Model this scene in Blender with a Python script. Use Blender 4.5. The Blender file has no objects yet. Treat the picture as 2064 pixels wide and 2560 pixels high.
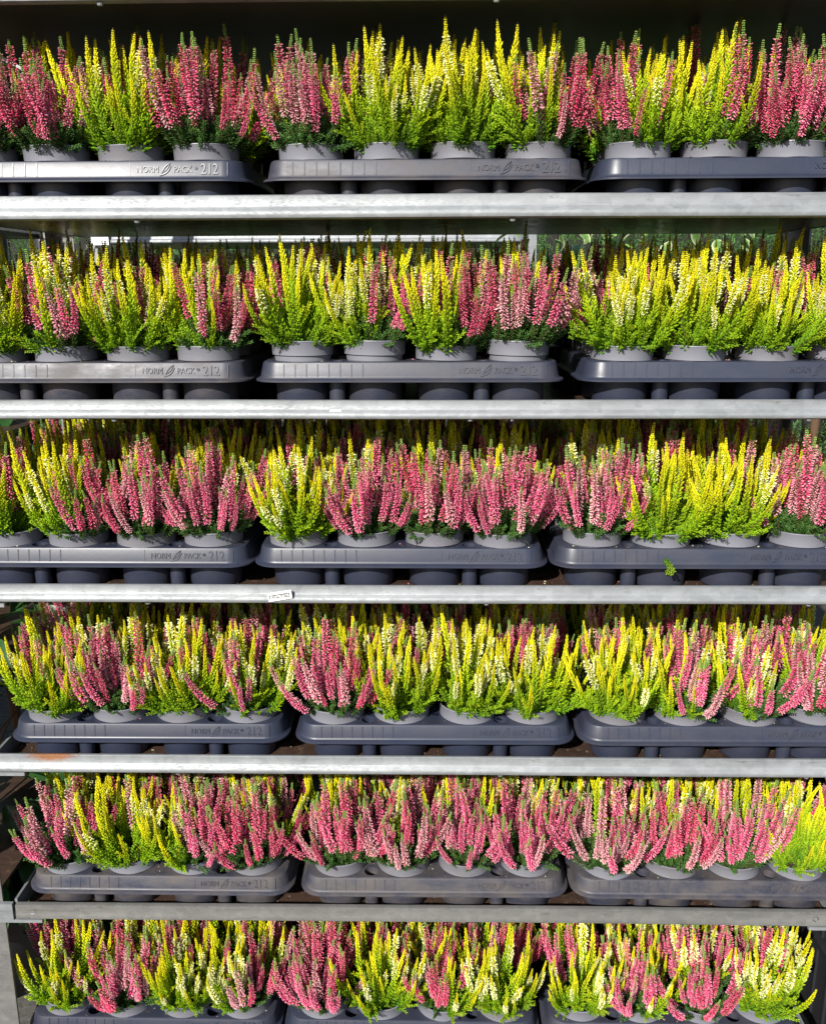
import bpy, bmesh, math, random
import numpy as np
from mathutils import Matrix, Vector

# ------------------------------------------------------------------ camera, sky, sun, exposure
scene = bpy.context.scene
C = scene.collection
rng = random.Random(7)
S = 0.2677                                     # shelf spacing
ZL = [1.023 - (i - 3) * S for i in range(7)]   # height of each shelf's front rail (0 = above the frame)
for i, d in enumerate((-.012, -.0006, .001, .0017, -.0039, .0018, -.009)):
    ZL[i] += d
cam_d = bpy.data.cameras.new('camera')
cam = bpy.data.objects.new('camera', cam_d); C.objects.link(cam)
cam_d.sensor_fit = 'VERTICAL'; cam_d.sensor_height = 24.0; cam_d.lens = 24.0 * 0.88935
cam_d.clip_start = 0.05; cam_d.clip_end = 500
yaw, pitch, roll = -0.0192, 0.2491, -0.0035
fw = Vector((math.sin(yaw) * math.cos(pitch), math.cos(yaw) * math.cos(pitch), -math.sin(pitch)))
rt = Vector((math.cos(yaw), -math.sin(yaw), 0)); up = rt.cross(fw)
r2 = rt * math.cos(roll) + up * math.sin(roll); u2 = up * math.cos(roll) - rt * math.sin(roll)
M = Matrix((r2, u2, -fw)).transposed().to_4x4(); M.translation = (0.009, -1.2431, 1.4498)
cam.matrix_world = M
scene.camera = cam

SUN_EL, SUN_AZ = math.radians(30.5), math.radians(-25)   # azimuth measured from -Y (behind the camera), negative = from the left
sdir = Vector((math.sin(SUN_AZ) * math.cos(SUN_EL), -math.cos(SUN_AZ) * math.cos(SUN_EL), math.sin(SUN_EL)))
world = bpy.data.worlds.new('World'); scene.world = world; world.use_nodes = True
wn = world.node_tree.nodes; wl = world.node_tree.links
sky = wn.new('ShaderNodeTexSky'); sky.sky_type = 'NISHITA'; sky.sun_disc = False
sky.sun_elevation = SUN_EL; sky.sun_rotation = math.atan2(sdir.x, sdir.y)
wl.new(sky.outputs[0], wn['Background'].inputs[0]); wn['Background'].inputs[1].default_value = 0.085
sun_d = bpy.data.lights.new('sun', 'SUN'); sun_d.energy = 5.0; sun_d.angle = math.radians(0.5); sun_d.color = (1.0, .96, .89)
sun = bpy.data.objects.new('sun', sun_d); C.objects.link(sun)
sun.rotation_euler = sdir.to_track_quat('Z', 'Y').to_euler(); sun.location = (-2, -4, 5)
vs = scene.view_settings
vs.view_transform = 'Standard'; vs.look = 'None'; vs.exposure = 0.72; vs.gamma = 1.0; vs.use_curve_mapping = False
scene.cycles.max_bounces = 7; scene.cycles.diffuse_bounces = 3; scene.cycles.glossy_bounces = 3
scene.cycles.transmission_bounces = 4; scene.cycles.use_denoising = True
scene.cycles.sample_clamp_indirect = 4.0
scene.cycles.caustics_reflective = False; scene.cycles.caustics_refractive = False

# ------------------------------------------------------------------ materials
def mat(name, rough=.5, metal=0.0, spec=.5):
    m = bpy.data.materials.new(name); m.use_nodes = True
    b = m.node_tree.nodes['Principled BSDF']
    b.inputs['Roughness'].default_value = rough; b.inputs['Metallic'].default_value = metal
    b.inputs['Specular IOR Level'].default_value = spec
    return m, m.node_tree.nodes, m.node_tree.links, b

def ramp(n, stops):
    r = n.new('ShaderNodeValToRGB'); e = r.color_ramp.elements
    while len(e) < len(stops): e.new(.5)
    for k, (p, c) in enumerate(stops):
        e[k].position = p; e[k].color = (*c, 1) if len(c) == 3 else c
    return r

def noise(n, l, scale, detail=4, rough=.55, vec=None, dim='3D'):
    t = n.new('ShaderNodeTexNoise'); t.inputs['Scale'].default_value = scale
    t.inputs['Detail'].default_value = detail; t.inputs['Roughness'].default_value = rough
    if vec is not None: l.new(vec, t.inputs['Vector'])
    return t

def mixc(n, l, fac, a, b, mode='MIX'):
    m = n.new('ShaderNodeMix'); m.data_type = 'RGBA'; m.blend_type = mode
    for sock, v in ((m.inputs[0], fac), (m.inputs[6], a), (m.inputs[7], b)):
        if hasattr(v, 'links'): l.new(v, sock)
        elif isinstance(v, (int, float)): sock.default_value = v
        else: sock.default_value = (*v, 1)
    return m.outputs[2]

def bump(n, l, b, h, strength=.2, dist=.001):
    bp = n.new('ShaderNodeBump'); bp.inputs['Strength'].default_value = strength; bp.inputs['Distance'].default_value = dist
    l.new(h, bp.inputs['Height']); l.new(bp.outputs[0], b.inputs['Normal'])

def plant_mat(name, trans=.28, rough=.55, spec=.25, vary=.16):
    m, n, l, b = mat(name, rough, 0, spec)
    a = n.new('ShaderNodeAttribute'); a.attribute_name = 'Col'
    oi = n.new('ShaderNodeObjectInfo')
    mr = n.new('ShaderNodeMapRange'); mr.inputs[3].default_value = 1 - vary; mr.inputs[4].default_value = 1 + vary
    l.new(oi.outputs['Random'], mr.inputs[0])
    hs = n.new('ShaderNodeHueSaturation'); l.new(mr.outputs[0], hs.inputs['Value']); l.new(a.outputs['Color'], hs.inputs['Color'])
    l.new(hs.outputs[0], b.inputs['Base Color'])
    t = n.new('ShaderNodeBsdfTranslucent'); l.new(hs.outputs[0], t.inputs['Color'])
    mx = n.new('ShaderNodeMixShader'); mx.inputs[0].default_value = trans
    l.new(b.outputs[0], mx.inputs[1]); l.new(t.outputs[0], mx.inputs[2])
    l.new(mx.outputs[0], n['Material Output'].inputs['Surface'])
    return m
HEATHER = plant_mat('heather_leaf_and_flower')
LEAF = plant_mat('broad_leaf', .22, .32, .5, .12)

def galv(name, rust=None, tint=(1, 1, 1), lo=.18, hi=.27, metal=.32, rough=.52):
    m, n, l, b = mat(name, rough, metal, .5)
    tc = n.new('ShaderNodeTexCoord')
    mp = n.new('ShaderNodeMapping'); mp.inputs['Scale'].default_value = (1, 3, 3); l.new(tc.outputs['Object'], mp.inputs[0])
    big = noise(n, l, 9, 5, .6, mp.outputs[0]); fine = noise(n, l, 160, 3, .6, mp.outputs[0])
    vo = n.new('ShaderNodeTexVoronoi'); vo.inputs['Scale'].default_value = 90; l.new(tc.outputs['Object'], vo.inputs[0])
    c = ramp(n, [(.3, tuple(lo * t for t in tint)), (.7, tuple(hi * t for t in tint))]); l.new(big.outputs[0], c.inputs[0])
    sp = ramp(n, [(0, (.86, .87, .88)), (1, (1.1, 1.1, 1.1))]); l.new(vo.outputs['Color'], sp.inputs[0])
    col = mixc(n, l, 1.0, c.outputs[0], sp.outputs[0], 'MULTIPLY')
    st = ramp(n, [(.61, (1, 1, 1)), (.72, (.55, .53, .49))]); l.new(noise(n, l, 34, 6, .72, mp.outputs[0]).outputs[0], st.inputs[0])
    col = mixc(n, l, .8, col, st.outputs[0], 'MULTIPLY')
    sc = n.new('ShaderNodeMapping'); sc.inputs['Scale'].default_value = (6, 120, 120); l.new(tc.outputs['Object'], sc.inputs[0])
    sk = ramp(n, [(.56, (1, 1, 1)), (.74, (.80, .79, .77))]); l.new(noise(n, l, 2.2, 4, .6, sc.outputs[0]).outputs[0], sk.inputs[0])
    col = mixc(n, l, 1.0, col, sk.outputs[0], 'MULTIPLY')
    if rust:
        x0, hw, z0, hz = rust
        sx = n.new('ShaderNodeMapping'); sx.inputs['Location'].default_value = (-x0 / hw, 0, -z0 / hz)
        sx.inputs['Scale'].default_value = (1 / hw, 0, 1 / hz); l.new(tc.outputs['Object'], sx.inputs[0])
        ln = n.new('ShaderNodeVectorMath'); ln.operation = 'LENGTH'; l.new(sx.outputs[0], ln.inputs[0])
        ad = n.new('ShaderNodeMath'); ad.operation = 'MULTIPLY_ADD'; l.new(fine.outputs[0], ad.inputs[0]); ad.inputs[1].default_value = .9
        l.new(ln.outputs['Value'], ad.inputs[2])
        rr = ramp(n, [(.0, (.15, .055, .022)), (.5, (.24, .11, .05)), (.8, (.12, .045, .02))]); l.new(big.outputs[0], rr.inputs[0])
        fr = ramp(n, [(.85, (1, 1, 1)), (1.45, (0, 0, 0))])
        dv = n.new('ShaderNodeMath'); dv.operation = 'MULTIPLY'; dv.inputs[1].default_value = .6; l.new(ad.outputs[0], dv.inputs[0])
        fr.color_ramp.elements[0].position = .55; fr.color_ramp.elements[1].position = .85
        l.new(dv.outputs[0], fr.inputs[0])
        col = mixc(n, l, fr.outputs[0], col, rr.outputs[0])
    l.new(col, b.inputs['Base Color'])
    rr2 = ramp(n, [(.3, (rough - .1,) * 3), (.7, (rough + .14,) * 3)]); l.new(fine.outputs[0], rr2.inputs[0]); l.new(rr2.outputs[0], b.inputs['Roughness'])
    bump(n, l, b, fine.outputs[0], .12, .001)
    return m
GALV = galv('galvanised_steel', tint=(.94, .99, 1.03))
GALV_RUST = galv('galvanised_steel_rust_patch', rust=(-.566, .045, 0.0, .012), tint=(.94, .99, 1.03))
GALV_FLAT = galv('brushed_grey_steel', tint=(1, .99, .94), lo=.12, hi=.165, metal=.3, rough=.5)
GALV_DARK = galv('old_galvanised_post', tint=(1, .98, .95), lo=.12, hi=.2, metal=.35, rough=.5)

def plastic(name, col, rough=.42, dirt=False, var=.1):
    m, n, l, b = mat(name, rough, 0, .45)
    tc = n.new('ShaderNodeTexCoord'); oi = n.new('ShaderNodeObjectInfo')
    off = n.new('ShaderNodeVectorMath'); off.operation = 'MULTIPLY_ADD'
    off.inputs[1].default_value = (1, 1, 1); l.new(tc.outputs['Object'], off.inputs[0]); l.new(oi.outputs['Location'], off.inputs[2])
    a = noise(n, l, 14, 5, .6, off.outputs[0]); f = noise(n, l, 220, 3, .6, off.outputs[0])
    c = ramp(n, [(.3, tuple(x * (1 - var) for x in col)), (.7, tuple(x * (1 + var) for x in col))]); l.new(a.outputs[0], c.inputs[0])
    out = c.outputs[0]
    # fine scuffs and dust specks
    sc = n.new('ShaderNodeMapping'); sc.inputs['Scale'].default_value = (1, 1, 4); sc.inputs['Rotation'].default_value = (.3, .5, .2); l.new(off.outputs[0], sc.inputs[0])
    sk = ramp(n, [(.69, (0, 0, 0)), (.74, (.5, .5, .5))]); l.new(noise(n, l, 95, 5, .7, sc.outputs[0]).outputs[0], sk.inputs[0])
    out = mixc(n, l, sk.outputs[0], out, (.15, .15, .155))
    if dirt:
        d = ramp(n, [(.30, (0, 0, 0)), (.66, (1, 1, 1))]); 
        ds = n.new('ShaderNodeMapping'); ds.inputs['Scale'].default_value = (1, 1, 2.2); l.new(off.outputs[0], ds.inputs[0])
        l.new(noise(n, l, 19, 7, .68, ds.outputs[0]).outputs[0], d.inputs[0])
        at = n.new('ShaderNodeSeparateColor'); l.new(oi.outputs['Color'], at.inputs[0])
        mu = n.new('ShaderNodeMath'); mu.operation = 'MULTIPLY'; l.new(d.outputs[0], mu.inputs[0]); l.new(at.outputs[0], mu.inputs[1])
        out = mixc(n, l, mu.outputs[0], out, (.082, .068, .058))
        r = n.new('ShaderNodeMath'); r.operation = 'MULTIPLY_ADD'; l.new(mu.outputs[0], r.inputs[0]); r.inputs[1].default_value = .4; r.inputs[2].default_value = rough
        l.new(r.outputs[0], b.inputs['Roughness'])
    l.new(out, b.inputs['Base Color'])
    bump(n, l, b, f.outputs[0], .06, .001)
    return m
TRAY = plastic('dark_tray_plastic', (.019, .0245, .0455), .37, True)
POT = plastic('grey_pot_plastic', (.162, .165, .194), .42, True, .08)
BLACKP = plastic('black_painted_steel', (.018, .019, .022), .4)
WHITEP = plastic('white_card', (.78, .78, .78), .5, False, .03)
TERRA = plastic('terracotta', (.42, .16, .08), .7)
PRINT = plastic('grey_print', (.05, .05, .05), .6)

m, n, l, b = mat('potting_soil', .95, 0, .1)
tc = n.new('ShaderNodeTexCoord'); ns = noise(n, l, 160, 6, .7, tc.outputs['Object'])
c = ramp(n, [(.3, (.018, .012, .008)), (.55, (.06, .038, .024)), (.75, (.15, .10, .065))]); l.new(ns.outputs[0], c.inputs[0])
l.new(c.outputs[0], b.inputs['Base Color']); bump(n, l, b, ns.outputs[0], .8, .004); SOIL = m

m, n, l, b = mat('dark_film_faced_board', .22, 0, .5)
tc = n.new('ShaderNodeTexCoord')
mp = n.new('ShaderNodeMapping'); mp.inputs['Scale'].default_value = (1.5, 14, 14); l.new(tc.outputs['Object'], mp.inputs[0])
ns = noise(n, l, 5, 6, .65, mp.outputs[0]); n2 = noise(n, l, 60, 5, .7, tc.outputs['Object'])
c = ramp(n, [(.3, (.03, .02, .016)), (.7, (.062, .036, .026))]); l.new(ns.outputs[0], c.inputs[0])
d = ramp(n, [(.55, (0, 0, 0)), (.7, (.7, .7, .7))]); l.new(n2.outputs[0], d.inputs[0])
l.new(mixc(n, l, d.outputs[0], c.outputs[0], (.12, .075, .05)), b.inputs['Base Color'])
r = ramp(n, [(.35, (.26,) * 3), (.7, (.42,) * 3)]); l.new(n2.outputs[0], r.inputs[0]); l.new(r.outputs[0], b.inputs['Roughness'])
bump(n, l, b, ns.outputs[0], .04, .002); BOARD = m
BOARD_DULL = plastic('black_underside_board', (.012, .0125, .014), .55)

m, n, l, b = mat('asphalt', .9, 0, .2)
tc = n.new('ShaderNodeTexCoord'); ns = noise(n, l, 70, 5, .7, tc.outputs['Object']); nb = noise(n, l, 1.2, 4, .6, tc.outputs['Object'])
c = ramp(n, [(.3, (.05, .048, .045)), (.7, (.12, .115, .108))]); l.new(ns.outputs[0], c.inputs[0])
c2 = ramp(n, [(.3, (.75, .75, .75)), (.7, (1.15, 1.13, 1.1))]); l.new(nb.outputs[0], c2.inputs[0])
l.new(mixc(n, l, 1.0, c.outputs[0], c2.outputs[0], 'MULTIPLY'), b.inputs['Base Color']); bump(n, l, b, ns.outputs[0], .5, .004); ASPHALT = m

m, n, l, b = mat('bark', .9, 0, .1)
b.inputs['Base Color'].default_value = (.09, .055, .035, 1); BARK = m

# ------------------------------------------------------------------ helpers
class MB:
    """collects verts / faces / per-vertex colours"""
    def __init__(s): s.v = []; s.f = []; s.c = []
    def add(s, v, f, c=None):
        k = len(s.v); s.v += [tuple(p) for p in v]; s.f += [tuple(i + k for i in q) for q in f]
        s.c += (c if isinstance(c, list) else [c or (1, 1, 1)] * len(v))
    def box(s, lo, hi, c=None):
        (x0, y0, z0), (x1, y1, z1) = lo, hi
        s.add([(x0, y0, z0), (x1, y0, z0), (x1, y1, z0), (x0, y1, z0), (x0, y0, z1), (x1, y0, z1), (x1, y1, z1), (x0, y1, z1)],
              [(3, 2, 1, 0), (4, 5, 6, 7), (0, 1, 5, 4), (1, 2, 6, 5), (2, 3, 7, 6), (3, 0, 4, 7)], c)
    def lathe(s, prof, seg=32, at=(0, 0, 0), close_bottom=False, c=None):
        k = len(prof); v = []; f = []
        for j in range(seg):
            a = 2 * math.pi * j / seg
            v += [(at[0] + r * math.cos(a), at[1] + r * math.sin(a), at[2] + z) for r, z in prof]
        for j in range(seg):
            q = (j + 1) % seg
            f += [(j * k + i, q * k + i, q * k + i + 1, j * k + i + 1) for i in range(k - 1)]
        if close_bottom: f.append(tuple(j * k for j in range(seg))[::-1])
        s.add(v, f, c)
    def mesh(s, name, m, smooth=False, col=False):
        me = bpy.data.meshes.new(name); me.from_pydata(s.v, [], s.f); me.materials.append(m)
        if col:
            a = me.color_attributes.new('Col', 'FLOAT_COLOR', 'POINT')
            arr = np.ones((len(s.c), 4), np.float32); arr[:, :3] = np.array(s.c, np.float32); a.data.foreach_set('color', arr.ravel())
        if smooth: me.polygons.foreach_set('use_smooth', [True] * len(me.polygons))
        me.update(); return me

def obj(name, me, parent=None, loc=(0, 0, 0), rot=(0, 0, 0), scale=None):
    o = bpy.data.objects.new(name, me); C.objects.link(o); o.location = loc; o.rotation_euler = rot
    if scale is not None: o.scale = (scale,) * 3 if isinstance(scale, (int, float)) else scale
    if parent is not None: o.parent = parent
    return o
def tag(o, label, cat=None, group=None, kind=None):
    if label: o['label'] = label
    if cat: o['category'] = cat
    if group: o['group'] = group
    if kind: o['kind'] = kind
    return o
def extrude_x(prof, x0, x1, nseg, jit=0, seed=1, closed=True):
    """profile list (y,z) swept along X"""
    r = random.Random(seed); mb = MB(); k = len(prof); v = []; f = []
    ph = [r.uniform(0, 6.28) for _ in range(4)]
    for j in range(nseg + 1):
        x = x0 + (x1 - x0) * j / nseg
        dz = jit * (math.sin(x * 3.1 + ph[0]) + .5 * math.sin(x * 9 + ph[1])); dy = jit * (math.sin(x * 4.3 + ph[2]) + .4 * math.sin(x * 13 + ph[3]))
        v += [(x, y + dy, z + dz) for y, z in prof]
    for j in range(nseg):
        for i in range(k if closed else k - 1):
            q = (i + 1) % k
            f.append((j * k + i, (j + 1) * k + i, (j + 1) * k + q, j * k + q))
    if closed:
        f.append(tuple(range(k))); f.append(tuple(nseg * k + i for i in range(k))[::-1])
    mb.add(v, f); return mb

# ------------------------------------------------------------------ ground
g = MB(); g.add([(-60, -60, 0), (60, -60, 0), (60, 60, 0), (-60, 60, 0)], [(0, 1, 2, 3)])
tag(obj('ground', g.mesh('ground', ASPHALT)), 'grey asphalt yard under the plant trolleys', kind='structure')

# ------------------------------------------------------------------ trolley frame and shelves
X0, X1, DEP = -.649, .645, .565
frame = obj('plant_trolley', None, loc=(0, 0, 0))
tag(frame, 'galvanised upright frame of the heather trolley, posts at its four corners', 'trolley')
def post_mesh(sx, h):
    # L-shaped corner post with punched slots
    mb = MB(); t = .0035; w = .042
    mb.box((0, 0, .1), (sx * w, t, h)); mb.box((sx * (w - t), t, .1), (sx * w, w, h))
    return mb
for sx, px in ((-1, -.672), (1, .668)):
    for back in (0, 1):
        mb = post_mesh(sx, 2.05)
        o = obj('post', mb.mesh('post', GALV_DARK), frame, (px, .002 if not back else DEP - .0, 0))
        if back: o.scale = (1, -1, 1); o.location.y = DEP - .002
basem = MB(); basem.box((-.70, 0, .10), (.70, .04, .135)); basem.box((-.70, DEP - .04, .10), (.70, DEP, .135)); basem.box((-.70, .04, .10), (-.66, DEP - .04, .135)); basem.box((.66, .04, .10), (.70, DEP - .04, .135))
obj('base_frame', basem.mesh('base_frame', GALV_DARK), frame)
for x in (-.62, .62):
    for y in (.07, DEP - .07):
        wmb = MB(); wmb.lathe([(.012, -.014), (.05, -.014), (.05, .014), (.012, .014)], 24)
        obj('wheel', wmb.mesh('wheel', BLACKP), frame, (x, y, .051), (0, math.pi / 2, 0))

ROLLED = [(.003, 0), (-.0005, 0), (-.002, -.0012), (-.0022, -.0125), (-.0034, -.0145), (-.0062, -.0175), (-.0078, -.0205), (-.0082, -.0235), (-.0072, -.0262), (-.0045, -.0278), (.003, -.0280), (.003, -.0262), (-.0040, -.026), (-.006, -.0235), (-.0045, -.0195), (-.0005, -.0135), (.001, -.012), (.001, -.002), (.003, -.002)]
FLAT = [(.003, 0), (-.0045, 0), (-.0058, -.0008), (-.0062, -.016), (-.0068, -.0175), (-.0068, -.0235), (-.006, -.0245), (.003, -.0245), (.003, -.0228), (-.0045, -.0228), (-.0045, -.0018), (.003, -.0018)]
SHELF_LABEL = ['shelf above the top row of plants, only its lower edge in view',
               'shelf under the top row, wide dull galvanised front rail',
               'second shelf from the top, galvanised rail with a torn white sticker scrap',
               'third shelf from the top, galvanised rail with a printed white sticker',
               'fourth shelf from the top, galvanised rail with a rust patch at left',
               'flat grey shelf rail with bracket plates at both ends, under the fifth row',
               'lowest shelf carrying the bottom row of heather trays']
shelves = []
for i in range(7):
    sh = obj('trolley_shelf', None, loc=(0, 0, ZL[i])); tag(sh, SHELF_LABEL[i], 'shelf', 'shelves of the plant trolley'); shelves.append(sh)
    sc = {0: 1.07, 1: 1.10, 2: .93, 3: .92, 4: .98, 5: 1}.get(i, 1)
    prof = [(y, z * sc) for y, z in (FLAT if i == 5 else ROLLED)]
    rail = extrude_x(prof, X0, X1, 46, .0005, i + 3)
    obj('front_rail', rail.mesh('front_rail', GALV_FLAT if i == 5 else GALV_RUST if i == 4 else GALV, True), sh).data.set_sharp_from_angle(angle=math.radians(38))
    bz = {2: -.0147, 3: -.0137, 5: -.0242}.get(i, -.0192)
    bd = extrude_x([(.0035, bz), (.0035, bz - .006), (DEP - .006, bz - .006), (DEP - .006, bz)], X0 + .002, X1 - .002, 30, .0006 if i else .0003, i + 20)
    obj('board', bd.mesh('board', BOARD if i else BOARD_DULL), sh)
    br = extrude_x([(DEP - .0055, -.001), (DEP - .0055, -.0245), (DEP, -.0245), (DEP, -.001)], X0, X1, 6)
    obj('back_rail', br.mesh('back_rail', GALV), sh)
    for sx, xx in ((-1, X0 - .0025), (1, X1 + .0025)):
        sr = MB(); sr.box((xx - .002, .004, -.0265), (xx + .002, DEP - .0005, .004)); 
        obj('side_rail', sr.mesh('side_rail', GALV), sh)
        pl = MB()   # bracket that hooks the shelf corner on the post
        a, b_ = sorted((xx - sx * .042, xx + sx * .030))
        pl.box((a, -.0042, -.034), (b_, -.0024 + .0045, -.0285)); pl.box((sorted((xx + sx * .003, xx + sx * .030))[0], -.0052, -.0285), (sorted((xx + sx * .003, xx + sx * .030))[1], .0015, .001))
        obj('corner_bracket', pl.mesh('corner_bracket', GALV), sh)
    for bx in (-.40, .09, .55):
        bo = MB(); bo.lathe([(.0005, -.0032), (.0032, -.0026), (.0042, 0)], 10)
        obj('bolt', bo.mesh('bolt', GALV), sh, (bx + .03 * math.sin(i * 2.1), -.001, -.0285 * sc if i != 5 else -.0245))
    if i == 5:
        for hx in (.613, -.622):
            ho = MB(); ho.lathe([(.0001, -.0006), (.0034, -.0006), (.0040, 0), (.0046, .0004)], 16)
            obj('bolt_hole', ho.mesh('bolt_hole', BLACKP if hx > 0 else GALV), sh, (hx, -.0066, -.0112), (math.pi / 2, 0, 0))

# stickers on the rails
FONT_CACHE = {}
def text_mesh(txt, h, width, m, depth=.0, name='lettering'):
    cu = bpy.data.curves.new('t', 'FONT'); cu.body = txt; cu.size = 1; cu.extrude = .5 if depth else 0; cu.resolution_u = 2
    o = bpy.data.objects.new('t', cu); C.objects.link(o); dg = bpy.context.evaluated_depsgraph_get(); dg.update()
    me = bpy.data.meshes.new_from_object(o.evaluated_get(dg)); bpy.data.objects.remove(o); bpy.data.curves.remove(cu)
    co = np.zeros(len(me.vertices) * 3); me.vertices.foreach_get('co', co); co = co.reshape(-1, 3)
    lo = co.min(0); hi = co.max(0)
    co[:, 0] = (co[:, 0] - lo[0]) / (hi[0] - lo[0]) * width; co[:, 1] = (co[:, 1] - lo[1]) / (hi[1] - lo[1]) * h
    co[:, 2] = co[:, 2] * 2 * depth if depth else 0
    me.vertices.foreach_set('co', co.ravel()); me.name = name; me.materials.clear(); me.materials.append(m); me.update(); return me
st = obj('sticker', None, loc=(-.222, -.0097, ZL[3] - .0225), rot=(math.radians(90 - 6), math.radians(-10), 0))
tag(st, 'white printed sticker stuck aslant on the third shelf rail', 'sticker')
a = MB(); a.box((0, 0, 0), (.0345, .0125, .0003)); obj('paper', a.mesh('paper', WHITEP), st)
a = MB()
for lo, hi in (((.002, .0080, .0004), (.0312, .0091, .0012)), ((.002, .0022, .0004), (.0031, .0080, .0012)), ((.0301, .0035, .0004), (.0312, .0080, .0012)), ((.0255, .0026, .0004), (.0312, .0035, .0012)), ((.0345, .001, .0001), (.0354, .0115, .0005))): a.box(lo, hi)
obj('printed_border', a.mesh('printed_border', PRINT), st)
o = obj('printed_text', text_mesh('NVLI IG VVVI AH', .0044, .0225, PRINT, .0004), st, (.0283, .0076, .0007), (0, 0, math.pi))
s2 = obj('sticker', None, loc=(-.129, -.0072, ZL[2] - .0188), rot=(math.radians(60), 0, 0)); tag(s2, 'torn blank white sticker scrap on the second shelf rail', 'sticker')
a = MB(); a.add([(0, 0, 0), (.013, .0003, 0), (.015, .001, 0), (.0165, .0015, 0), (.016, .0065, 0), (.002, .0068, 0)] + [(x, y, .0003) for x, y in ((0, 0), (.013, .0003), (.015, .001), (.0165, .0015), (.016, .0065), (.002, .0068))],
               [(5, 4, 3, 2, 1, 0), (6, 7, 8, 9, 10, 11)] + [(k, (k + 1) % 6, 6 + (k + 1) % 6, 6 + k) for k in range(6)])
obj('paper', a.mesh('paper', WHITEP), s2)

# ------------------------------------------------------------------ trays
TW, TD = .43, .286
PX, PY = .1008, .0885
BZ = {0: -.0192, 1: -.0192, 2: -.0147, 3: -.0137, 4: -.0192, 5: -.0242, 6: -.0192}   # board height below each rail's top
def rrect(w, d, r, seg=7):
    pts = []
    for cx_, cy_, a0 in ((w / 2 - r, -d / 2 + r, -90), (w / 2 - r, d / 2 - r, 0), (-w / 2 + r, d / 2 - r, 90), (-w / 2 + r, -d / 2 + r, 180)):
        for k in range(seg + 1):
            a = math.radians(a0 + 90 * k / seg); pts.append((cx_ + r * math.cos(a), cy_ + r * math.sin(a)))
    return pts
HOLES = [((-1.5 + k) * PX, (-1 + j) * PY, .0412, 24) for k in range(4) for j in range(3)]
HOLES += [(sx * PX, sy * .1148, .0115, 12) for sx in (-1, 1) for sy in (-1, 1)]
HOLES += [(sx * PX, sy * PY / 2, .019, 14) for sx in (-1, 1) for sy in (-1, 1)]
DECK = .0640
def tray_shell():
    bm = bmesh.new()
    prof = [(0, .0370), (0.0, .0392), (.0012, .0402), (.0045, .0408), (.0060, .0422), (.0066, .0450), (.0100, .0600), (.0112, .0628), (.0132, DECK)]
    loops = []
    for off, z in prof:
        loops.append([bm.verts.new((x, y, z)) for x, y in rrect(TW - 2 * off, TD - 2 * off, .036 - off)])
    for a, b_ in zip(loops, loops[1:]):
        for k in range(len(a)):
            q = (k + 1) % len(a); bm.faces.new((a[k], a[q], b_[q], b_[k]))
    edges = []
    top = loops[-1]
    for k in range(len(top)): edges.append(bm.edges.get((top[k], top[(k + 1) % len(top)])))
    for x, y, r, sg in HOLES:
        vs_ = [bm.verts.new((x + r * math.cos(2 * math.pi * k / sg), y + r * math.sin(2 * math.pi * k / sg), DECK)) for k in range(sg)]
        for k in range(sg): edges.append(bm.edges.new((vs_[k], vs_[(k + 1) % sg])))
    bmesh.ops.triangle_fill(bm, use_beauty=True, use_dissolve=False, edges=edges)
    # inner skin of the skirt so that the plastic has thickness
    inner = [(0.0016, .0370), (.0075, .0410), (.0085, .0450), (.0119, .0600), (.0140, .0625)]
    li = [[bm.verts.new((x, y, z)) for x, y in rrect(TW - 2 * o_, TD - 2 * o_, .036 - o_)] for o_, z in inner]
    li = [loops[0]] + li
    for a, b_ in zip(li, li[1:]):
        for k in range(len(a)):
            q = (k + 1) % len(a); bm.faces.new((a[q], a[k], b_[k], b_[q]))
    bmesh.ops.recalc_face_normals(bm, faces=bm.faces)
    me = bpy.data.meshes.new('shell'); bm.to_mesh(me); bm.free(); me.materials.append(TRAY)
    me.polygons.foreach_set('use_smooth', [True] * len(me.polygons)); me.set_sharp_from_angle(angle=math.radians(35))
    return me
SHELL = tray_shell()
a = MB(); a.lathe([(.0372, 0.0004), (.0382, .003), (.0402, .053), (.0412, DECK - .0003)], 28, close_bottom=True); WELL = a.mesh('pot_well', TRAY, True)
a = MB(); a.lathe([(.0106, .0004), (.0110, .003), (.0115, DECK - .0003)], 16, close_bottom=True); NWELL = a.mesh('narrow_well', TRAY, True)
a = MB(); a.lathe([(.013, .012), (.019, DECK - .0003)], 16, close_bottom=True); DWELL = a.mesh('drain_well', TRAY, True)
SL = math.atan2(.0034, .015)        # slope of the skirt
a = MB(); a.box((-.0007, 0, -.0003), (.0007, .0172, .0007)); RIB = a.mesh('rib', TRAY)
a = MB(); a.box((-.0003, 0, -.0003), (.0003, .0172, .0004)); SEAM = a.mesh('panel_seam', TRAY)
TXT = {t: text_mesh(t, h, w, TRAY, .0013) for t, h, w in (('NORM', .0084, .0276), ('PACK', .0084, .0240), ('®', .0046, .0046), ('212', .0138, .0225))}
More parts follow.
